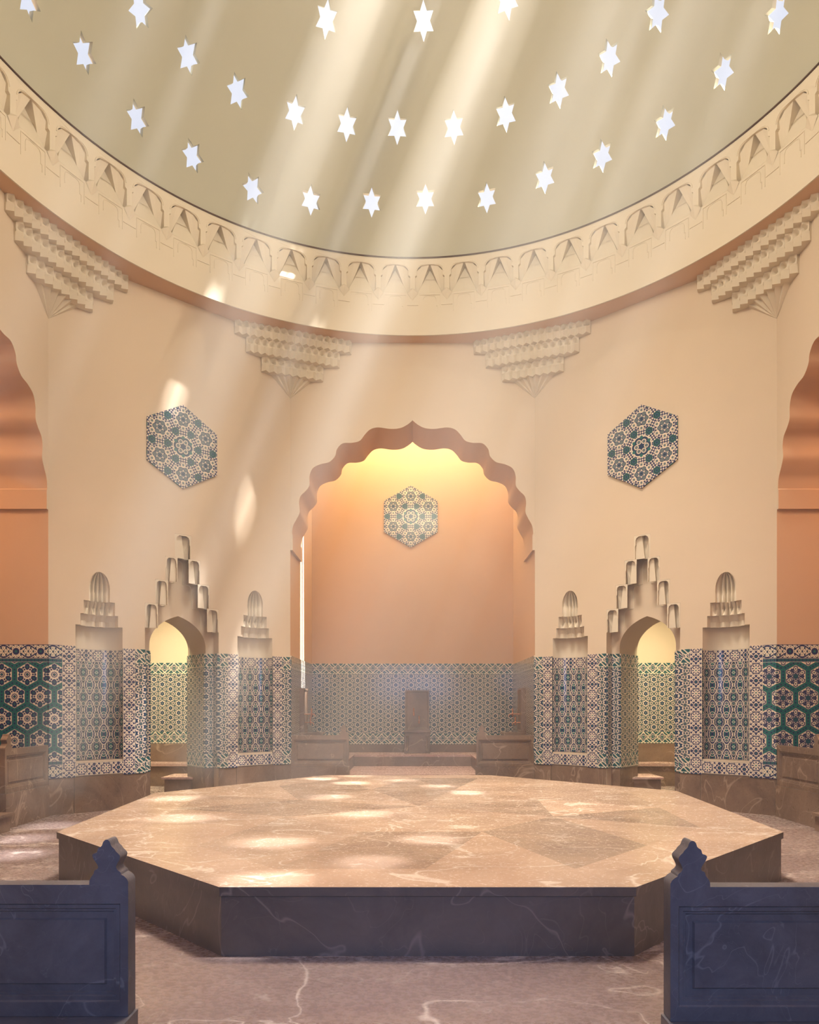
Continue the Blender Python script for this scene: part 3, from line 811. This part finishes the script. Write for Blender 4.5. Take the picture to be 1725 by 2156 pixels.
# ------------------------------------------------------------------ niches and door hoods
def niche(mtx, s0, label):
    t = thing('wall_niche', label, 'niche', mtx @ T(s0, 0, 0), 'arched niches beside the doorways')
    def row(hw, D, z, n=25, flute=0, amp=0.0, dome=1.0):
        r = []
        for i in range(n):
            u = -1 + 2*i/(n-1)
            d = D*math.sqrt(max(0, 1-u*u))**0.9
            if flute: d += -amp*abs(math.sin(PI*flute*(u+1)/2))*(1-u*u)**0.5
            r.append((hw*u, d*dome, z))
        return r
    def lining(name, mat, z0, z1, along=False):
        mb = MB(); K = 24; r0 = row(NW[0], 0.26, z0, K+1); r1 = row(NW[0], 0.26, z1, K+1)
        ss = [0.0]
        for i in range(K): ss.append(ss[-1] + math.dist(r0[i], r0[i+1]))
        uv0 = [(s, 0.0) for s in ss]; uv1 = [(s, z1-z0) for s in ss]
        mb.grid([r0, r1], [uv0, uv1]); mb.build(name, mat, t, smooth=True, weld=False)
    lining('tiled_recess', M['ogee'], NZ[0], 2.29); lining('tile_band', M['border'], 2.29, TZ1-0.02)
    mb = MB(); r = row(NW[0], 0.26, NZ[0]); mb.poly(r); mb.build('sill', M['stone'], t)
    mb = MB(); mb.grid([row(NW[0], 0.26, TZ1-0.02), row(NW[0], 0.26, NZ[1])])
    mb.build('plaster_recess', M['orn'], t, smooth=True)
    mb = MB()
    mb.grid([row(NW[0], 0.26, NZ[1]), row(NW[0]*0.98, 0.20, NZ[1]), row(NW[1], 0.20, NZ[1], flute=4, amp=0.05), row(NW[1], 0.20, 2.90, flute=4, amp=0.05)])
    mb.grid([row(NW[1], 0.20, 2.90, flute=4, amp=0.05), row(NW[1]*1.0, 0.19, 2.905, flute=4, amp=0.035), row(NW[1]*1.0, 0.13, NZ[2], flute=4, amp=0.02)])
    mb.build('lower_tier', M['orn'], t)
    mb = MB(); N_ = 33
    mb.grid([row(NW[1]*1.0, 0.13, NZ[2], N_, 4, 0.02), row(NW[2], 0.17, NZ[2], N_, 4, 0.09), row(NW[2], 0.16, 3.10, N_, 8, 0.05), row(NW[2]*1.0, 0.11, NZ[3], N_, 4, 0.05)])
    mb.build('middle_tier', M['orn'], t)
    mb = MB(); rows = [row(NW[2]*1.0, 0.11, NZ[3], 49, 5, 0.03), row(NW[3], 0.15, NZ[3], 49, 5, 0.07), row(NW[3], 0.15, 3.335, 49, 5, 0.07), row(NW[3]*1.02, 0.158, 3.345, 49, 5, 0.07)]
    for k in range(0, 10):
        a = PI/2*k/9.3; rows.append(row(NW[3]*1.02*math.cos(a)+0.002, 0.15*math.cos(a), NZ[4]+(NZ[5]-NZ[4]+0.004)*math.sin(a), 49, 5, 0.075*math.cos(a)))
    mb.grid(rows); mb.build('ribbed_hood', M['orn'], t, smooth=True)
    return t
niche(fr_bl, NS[0], 'tiled niche with ribbed hood left of the left doorway')
niche(fr_bl, NS[1], 'tiled niche with ribbed hood between the left doorway and the big arch')
niche(fr_br, NS[0], 'tiled niche with ribbed hood between the big arch and the right doorway')
niche(fr_br, NS[1], 'tiled niche with ribbed hood right of the right doorway')

def door_hood(mtx, label):
    t = thing('doorway_surround', label, 'doorway', mtx @ T(DS, 0, 0), 'stepped plaster surrounds of the doorways')
    def cell(x0, x1, z0, z1, mirror):
        mb = MB(); w_, h = x1-x0, z1-z0; cx = (x0+x1)/2
        X = lambda u: (x0 + w_*u) if not mirror else (x1 - w_*u)
        Q = lambda u, v, d: (X(u), d, z0 + h*v)
        ol = [(0.06, 0), (0.06, 0.55), (0.10, 0.60), (0.10, 0.80), (0.16, 0.90), (0.30, 0.955), (0.70, 0.955), (0.84, 0.90), (0.90, 0.80), (0.90, 0.60), (0.94, 0.55), (0.94, 0)]
        mb.tess([[(0, 0)] + ol + [(1, 0), (1, 1), (0, 1)]], lambda u, v: Q(u, v, 0.0))
        mb.ribbon(ol, lambda u, v: Q(u, v, 0.0), lambda u, v: Q(u, v, 0.035), closed=False)
        for f in (0.0,):
            mb.poly([Q(0.05, 0, 0.035), Q(0.05, 1, 0.035), Q(0.45, 0.97, 0.035), Q(0.62, 0, 0.035)])
            mb.poly([Q(0.45, 0.97, 0.035), Q(0.62, 0, 0.035), Q(0.55, 0.0, 0.10), Q(0.5, 0.97, 0.10)])
            mb.poly([Q(0.5, 0.97, 0.10), Q(0.55, 0.0, 0.10), Q(0.95, 0.35, 0.07), Q(0.95, 0.6, 0.05), Q(0.95, 0.95, 0.04)])
            mb.poly([Q(0.55, 0.0, 0.10), Q(0.95, 0.0, 0.09), Q(0.95, 0.35, 0.07)])
        mb.build('muqarnas_cell', M['orn'], t)
    cell(-RH[3]+0.001, RH[3]-0.001, RZ[3]+0.0, RZ[4]-0.002, False)
    for k in (0, 1, 2):
        for s in (-1, 1):
            a, b_ = RH[k+1]-0.045, RH[k]-0.002
            x0, x1 = (a, b_) if s > 0 else (-b_, -a)
            cell(x0, x1, RZ[k], RZ[k+1]-0.002, s < 0)
    # moulded line following the steps
    mb = MB(); ln = []
    for k in (0, 1, 2):
        xk = RH[k+1]-0.065; xn = RH[k+2]-0.065 if k < 2 else 0.0
        ln += [(xk, RZ[k]+0.005), (xk, RZ[k+1]-0.09), (xk-0.012, RZ[k+1]-0.045), (xk-0.035, RZ[k+1]-0.015), (xk-0.07, RZ[k+1]-0.005), (xn+0.0, RZ[k+1]+0.0)]
    for s in (-1, 1):
        for (a, z), (a2, z2) in zip(ln[:-1], ln[1:]):
            mb.tube([(s*a, HD, z), (s*a2, HD, z2)], 0.007, 5)
    mb.build('stepped_moulding', M['orn'], t)
    return t
door_hood(fr_bl, 'stepped stalactite surround of the pointed doorway on the left')
door_hood(fr_br, 'stepped stalactite surround of the pointed doorway on the right')

# ------------------------------------------------------------------ hexagonal tile medallions
def medallion(mtx, label):
    t = thing('tile_medallion', label, 'tile medallion', mtx, 'hexagonal tile medallions')
    R = 0.69; mb = MB(); c = [(R*math.cos(PI/2+k*PI/3), R*math.sin(PI/2+k*PI/3)) for k in range(6)]
    mb.poly([(x, -0.025, z) for x, z in c], c)
    for i in range(6):
        a, b_ = c[i], c[(i+1) % 6]; mb.poly([(a[0], -0.025, a[1]), (a[0], 0, a[1]), (b_[0], 0, b_[1]), (b_[0], -0.025, b_[1])], [a, a, b_, b_])
    mb.build('tile_face', M['medal'], t, weld=False)
medallion(fr_bl @ T(DS-0.01, 0, 5.87), 'blue and white hexagonal tile medallion above the left doorway')
medallion(fr_br @ T(DS+0.0, 0, 5.88), 'blue and white hexagonal tile medallion above the right doorway')
medallion(fr_back @ T(2.21, 2.8, 5.83), 'blue and white hexagonal tile medallion on the back wall inside the big arch')

# ------------------------------------------------------------------ rooms behind the doorways
for sx, nm in ((-1, 'wall_side_room_left'), (1, 'wall_side_room_right')):
    mb = MB(); X = lambda x: sx*x
    ring_ = [(-5.92, 11.08), (-6.9, 11.08), (-6.9, 14.8), (-2.45, 14.8), (-2.45, 13.6), (-2.85, 13.78)]
    for (a, b_), (c, d) in zip(ring_[:-1], ring_[1:]): mb.poly([(-sx*a, b_, 0), (-sx*c, d, 0), (-sx*c, d, 4.6), (-sx*a, b_, 4.6)])
    mb.poly([(-sx*a, b_, 4.6) for a, b_ in ring_])
    wl = struct(mb.build(nm, M['wall']))
    x0, x1 = (-6.9, -2.45) if sx < 0 else (2.45, 6.9)
    put = sub_frame(wl, x0, 14.8, 1, 0)
    dado_plain(put, wl, 4.45, 0.83, 2.5)
    mb = MB(); mb.box(x0, x1, 14.78, 14.8, 0, 0.83); mb.build('marble_plinth', M['stone'], wl)
    side = 'left' if sx < 0 else 'right'
    t = thing('stone_bench', 'low stone bench along the far wall seen through the %s doorway' % side, 'stone bench', T(sx*4.7, 14.5, 0), 'stone seats in the side rooms')
    mb = MB(); mb.box(-2.15, 2.15, -0.22, 0.27, 0, 0.40); mb.build('seat_body', M['stone'], t)
    mb = MB(); mb.box(-2.18, 2.18, -0.26, 0.27, 0.40, 0.455); mb.build('seat_slab', M['ledge'], t)
    t = thing('stone_step', 'short stone step just inside the %s doorway' % side, 'stone step', T(sx*3.9, 12.95, 0), 'stone steps inside the doorways')
    mb = MB(); mb.box(-0.5, 0.5, -0.33, 0.33, 0.0, 0.31); mb.build('step_body', M['stone'], t)
    mb = MB(); mb.box(-0.54, 0.54, -0.37, 0.33, 0.31, 0.345); mb.build('step_slab', M['ledge'], t)

# ------------------------------------------------------------------ raised alcove floors and ledges
mb = MB(); mb.box(-HW, HW, YB+0.1, YB+2.8, 0.0, 0.33)
o = struct(mb.build('floor_alcove_back', M['ledge']))
t = thing('stone_ledge', 'low u-shaped marble ledge around the foot of the back alcove', 'stone ledge', T(0, YB+2.8, 0.33))
mb = MB(); o_l = [(-HW+.02, 0-0.02), (HW-.02, 0-0.02), (HW-.02, -2.4), (1.24, -2.4), (1.24, -0.8), (-1.24, -0.8), (-1.24, -2.4), (-HW+.02, -2.4)]
mb.prism(o_l, lambda a, b_: (a, b_, 0), lambda a, b_: (a, b_, 0.20)); mb.build('ledge_body', M['stone'], t)
mb = MB(); mb.prism(o_l, lambda a, b_: (a, b_, 0.20), lambda a, b_: (a*1.0, b_, 0.243)); mb.build('ledge_slab', M['ledge'], t)
for sx in (-1, 1):
    mb = MB(); a, b_ = sorted((sx*(SX-0.15), sx*(SX+2.78))); mb.box(a, b_, SY-2*HW, 9.15, 0.0, 0.20)
    mb.box(*sorted((sx*(SX-0.19), sx*(SX+2.78))), SY-2*HW, 9.17, 0.20, 0.235)
    struct(mb.build('floor_alcove_left' if sx < 0 else 'floor_alcove_right', M['stone']))

# ------------------------------------------------------------------ marble benches
FIN = [(1295,1337),(1295,1270),(1262,1200),(1205,1145),(1135,1105),(1133,1078),(1110,1045),(1060,1010),(1022,955),(1020,925),(1050,850),(1095,770),(1110,715),(1106,675),(1060,620),
       (1015,580),(985,530),(930,480),(905,445),(890,395),(865,345),(832,318),(800,312)]
FL = [(765,325),(728,360),(712,405),(700,445),(668,478),(620,502),(598,545),(592,590),(575,612),(520,625),(485,650),(482,685),(505,745),(560,830),(600,890),(616,940),(590,982),(540,1000),
      (520,1030),(512,1085),(480,1130),(440,1180),(415,1240),(410,1337)]
FINP = [((x-1295)*1.93e-4, (1337-z)*1.93e-4) for x, z in FIN + FL]
def bench(mtx, L, label, mat, base_z, flip=False, base=(0.0, 0.04, 0.05, 0.5), side_panels=True):
    """slab standing along local x from 0 to L, finial at x = L; front is local -y; z=0 is the slab's foot"""
    t = thing('marble_bench_end', label, 'marble bench end', mtx, 'carved marble bench ends')
    sg = -1 if flip else 1; TH = 0.081; HT = 0.576
    out = [(0, 0), (L, 0)] + [(L+x, HT+z) for x, z in FINP] + [(0, HT)]
    p0, p1, q0, q1 = 0.05, L-0.035, 0.062, HT-0.083
    rect = [(p0, q0), (p1, q0), (p1, q1), (p0, q1)]
    steps = [(0.0, 0.0), (0.006, 0.008), (0.022, 0.008), (0.026, 0.018), (0.036, 0.018), (0.04, 0.028), (0.07, 0.028), (0.076, 0.016), (0.08, 0.016)]
    mb = MB()
    for side in (0, 1):
        Y = (lambda d: d) if side == 0 else (lambda d: TH-d)
        mb.tess([out, rect], lambda a, b_: (sg*a, Y(0), b_))
        prev = None
        for ins, d in steps:
            r = [(sg*(p0+ins), Y(d), q0+ins), (sg*(p1-ins), Y(d), q0+ins), (sg*(p1-ins), Y(d), q1-ins), (sg*(p0+ins), Y(d), q1-ins)]
            if prev:
                for i in range(4): mb.poly([prev[i], prev[(i+1) % 4], r[(i+1) % 4], r[i]])
            prev = r
        mb.poly(prev)
    mb.ribbon(out, lambda a, b_: (sg*a, 0, b_), lambda a, b_: (sg*a, TH, b_))
    mb.build('carved_slab', mat, t, smooth=True)
    mb = MB(); x0, x1 = sorted((0, sg*(L+base[0]))); mb.box(x0-0.0, x1+0.0, -base[1], TH+base[3], -base_z, -0.002)
    mb.build('base_block', mat, t)
    return t
bs = M['stone']
bench(T(-2.245, YB+0.02, 0.49), 1.065, 'carved marble bench end at the left foot of the back alcove', bs, 0.49, base=(0.01, 0.012, 0, 0.1))
bench(T(2.245, YB+0.02, 0.49), 1.065, 'carved marble bench end at the right foot of the back alcove', bs, 0.49, flip=True, base=(0.01, 0.012, 0, 0.1))
bench(frame(-SX-0.0, 10.36, 0, -1, 0.46) , 1.10, 'carved marble bench end at the far left edge, before the hexagon tiles', bs, 0.46, base=(0.01, -0.081+0.10, 0, 0.02)).matrix_world = Matrix(((0,-1,0,-SX+0.02),(-1,0,0,10.36),(0,0,1,0.46),(0,0,0,1)))
bench(frame(SX, 10.36, 0, -1, 0.46), 1.10, 'carved marble bench end at the far right edge, before the hexagon tiles', bs, 0.46, base=(0.01, 0.02, 0, 0.02)).matrix_world = Matrix(((0,1,0,SX-0.02),(-1,0,0,10.36),(0,0,1,0.46),(0,0,0,1)))
bench(T(-2.36, 3.12, 0.242), 1.114, 'dark carved marble bench end in the left foreground', M['bench'], 0.242, base=(0.012, 0.9, 0, 0.0))
bench(T(2.20, 3.05, 0.250), 1.096, 'dark carved marble bench end in the right foreground', M['bench'], 0.250, flip=True, base=(0.012, 0.9, 0, 0.0))

# ------------------------------------------------------------------ the platform
t = thing('heated_platform', 'large octagonal marble platform in the middle of the hall', 'marble platform', T(0.07, 8.2, 0))
PLV = [(-1.233, 4.545), (1.427, 4.545), (3.403, 6.535), (3.60, 9.70), (1.29, 11.94), (-1.457, 11.94), (-3.43, 9.46), (-3.267, 6.535)]
PLV = [(x-0.07, y-8.2) for x, y in PLV]; PH = 0.4455
mb = MB(); mb.prism([(x*0.995, y*0.995) for x, y in PLV], lambda a, b_: (a, b_, 0), lambda a, b_: (a, b_, PH-0.064)); mb.build('platform_body', M['base'], t)
mb = MB(); mb.ribbon(PLV, lambda a, b_: (a, b_, PH-0.058), lambda a, b_: (a, b_, PH)); mb.tess([PLV], lambda a, b_: (a, b_, PH-0.058)); mb.build('slab_edge', M['base'], t)
mb = MB(); i1 = [(x*0.80, y*0.86) for x, y in PLV]; i2 = [(x*0.42, y*0.45) for x, y in PLV]; z = PH+0.0005
mid = [((i1[k][0]+i1[(k+1) % 8][0])/2, (i1[k][1]+i1[(k+1) % 8][1])/2) for k in range(8)]
def tp(pts, tn): mb.t[mb.poly([(x, y, z) for x, y in pts])] = tn
rt = lambda a=0.62, b_=1.12: (lambda q: (q, q*0.985, q*0.97))(random.uniform(a, b_))
for k in range(8):
    n = (k+1) % 8
    tp([PLV[k], PLV[n], i1[n], i1[k]], rt(0.95, 1.08))
    tp([i1[k], mid[k], i2[k]], rt()); tp([mid[k], i1[n], i2[n]], rt()); tp([mid[k], i2[n], i2[k]], rt())
    tp([i2[k], i2[n], (0, 0)], rt())
mb.build('top_slabs', M['slab'], t, weld=False)

# ------------------------------------------------------------------ fountains
def tap(t, x, z, y, out=0.17):
    mb = MB(); mb.tube([(x, y, z), (x, y-out, z), (x, y-out-0.03, z-0.006), (x, y-out-0.045, z-0.05)], 0.009, 8)
    o = mb.build('tap', M['copper'], t, smooth=True)
    mb = MB(); mb.tube([(x, y-out*0.8, z-0.05), (x, y-out*0.8, z-0.04), (x, y-out*0.8, z+0.02), (x, y-out*0.8, z+0.03), (x, y-out*0.8, z+0.09), (x, y-out*0.8, z+0.12)], [0.012, 0.018, 0.02, 0.011, 0.018, 0.006], 8)
    mb.build('tap_valve', M['copper'], o, smooth=True)
def fountain(mtx, label, basin=True):
    t = thing('marble_fountain', label, 'wall fountain', mtx, 'marble wall fountains of the back alcove')
    hw, z0, z1 = 0.27, 0.51, 1.385; mb = MB()
    out = [(-hw, z0), (hw, z0), (hw, z1), (-hw, z1)]; prev = None
    ins = [(0, -0.09), (0.035, -0.09), (0.042, -0.075), (0.05, -0.075)]
    for i_, d in ins:
        r = [(-hw+i_, d, z0+i_), (hw-i_, d, z0+i_), (hw-i_, d, z1-i_), (-hw+i_, d, z1-i_)]
        if prev:
            for i in range(4): mb.poly([prev[i], prev[(i+1) % 4], r[(i+1) % 4], r[i]])
        prev = r
    mb.poly(prev); mb.ribbon(out, lambda a, b_: (a, -0.09, b_), lambda a, b_: (a, 0, b_))
    mb.build('back_panel', M['stone'], t)
    if basin:
        mb = MB(); mb.box(-hw-0.01, hw+0.01, -0.40, 0, 0.0, 0.46); mb.build('basin_pedestal', M['stone'], t, bevel=0.006)
        mb = MB(); bo = [(-hw-0.02, -0.43), (hw+0.02, -0.43), (hw+0.02, 0), (-hw-0.02, 0)]; bi = [(-hw+0.05, -0.37), (hw-0.05, -0.37), (hw-0.05, -0.12), (-hw+0.05, -0.12)]
        for zz in (0.46, 0.51): mb.tess([bo, bi], lambda a, b_, zz=zz: (a, b_, zz))
        mb.ribbon(bo, lambda a, b_: (a, b_, 0.46), lambda a, b_: (a, b_, 0.51)); mb.ribbon(bi, lambda a, b_: (a, b_, 0.36), lambda a, b_: (a, b_, 0.51)); mb.tess([bi], lambda a, b_: (a, b_, 0.461))
        mb.build('basin', M['stone'], t)
        for s in (-1, 1):
            mb = MB(); xx = s*(hw-0.055)
            mb.tube([(xx, -0.41, z) for z in (0.05, 0.08, 0.10, 0.34, 0.36, 0.38)], [0.03, 0.03, 0.018, 0.018, 0.03, 0.03], 10); mb.box(xx-0.045, xx+0.045, -0.42, -0.40, 0.38, 0.44)
            mb.build('colonnette', M['stone'], t, smooth=True)
    tap(t, -0.075, 0.87, -0.075); tap(t, 0.045, 0.70, -0.075, 0.12)
    return t
fountain(T(0.10, YB+2.78, 0.573), 'tall marble wall fountain with two copper taps centred on the back alcove wall')
fountain(frame(-HW+0.02, 14.3, 0, 1, 0.573), 'slim marble wall fountain on the left side wall of the back alcove')
fountain(frame(HW-0.02, 14.3, 0, -1, 0.573), 'slim marble wall fountain on the right side wall of the back alcove')

# ------------------------------------------------------------------ steam haze filling the hall
def steam(name, density):
    mv = bpy.data.materials.new(name); mv.use_nodes = True; nt = mv.node_tree; nt.nodes.clear()
    oo = nt.nodes.new('ShaderNodeOutputMaterial'); vs = nt.nodes.new('ShaderNodeVolumeScatter')
    vs.inputs['Color'].default_value = (1, 0.97, 0.9, 1); vs.inputs['Density'].default_value = density; vs.inputs['Anisotropy'].default_value = 0.0
    nt.links.new(vs.outputs[0], oo.inputs['Volume']); return mv
if SHAFT > 0:
    ms = steam('steam_in_sunbeam', SHAFT)  # denser steam added along each sunbeam so the beams show
    for a, b_ in BEAMS:
        ax = (b_-a).normalized(); u = ax.cross(Vector((0, 1, 0))).normalized(); v = Vector((0, 1, 0)); L = (b_-a).length; mb = MB(); rows = []
        for f, r in ((0.03, 0.22), (0.97, 0.44)):
            rows.append([(ax*L*f) + u*math.cos(2*PI*k/20)*r + v*math.sin(2*PI*k/20)*r for k in range(20)])
        mb.grid(rows, close=True); mb.face(range(20)); mb.face(range(20, 40))
        o = mb.build('haze', ms); o.location = a; o['kind'] = 'stuff'; o['group'] = 'sunlit steam in the light shafts'
        o['label'] = 'slanting shaft of sunlit steam under the dome'; o['category'] = 'haze'
if HAZE > 0:
    mb = MB(); mb.box(-5.28, 5.28, -1.0, 13.0, 0.02, ZW-0.1)
    mb = MB(); loop = [(HW-.03, YN-1.9), (HW-.03, YN), (SX-.03, SYN), (SX-.03, SY), (HW-.03, YB), (HW-.03, YB+2.7), (-HW+.03, YB+2.7), (-HW+.03, YB), (-SX+.03, SY), (-SX+.03, SYN), (-HW+.03, YN), (-HW+.03, YN-2.7), (HW-.03, YN-2.7)]
    loop = loop[1:]
    mb.prism(loop, lambda a, b_: (a, b_, 0.004), lambda a, b_: (a, b_, 15.2))
    mv = bpy.data.materials.new('steam'); mv.use_nodes = True; nt = mv.node_tree; nt.nodes.clear()
    oo = nt.nodes.new('ShaderNodeOutputMaterial'); vs = nt.nodes.new('ShaderNodeVolumeScatter')
    vs.inputs['Color'].default_value = (1, 0.97, 0.9, 1); vs.inputs['Density'].default_value = HAZE; vs.inputs['Anisotropy'].default_value = 0.0
    nt.links.new(vs.outputs[0], oo.inputs['Volume'])
    hz = mb.build('haze', mv); hz['kind'] = 'stuff'; hz['label'] = 'thin sunlit steam filling the air of the hall'; hz['category'] = 'haze'
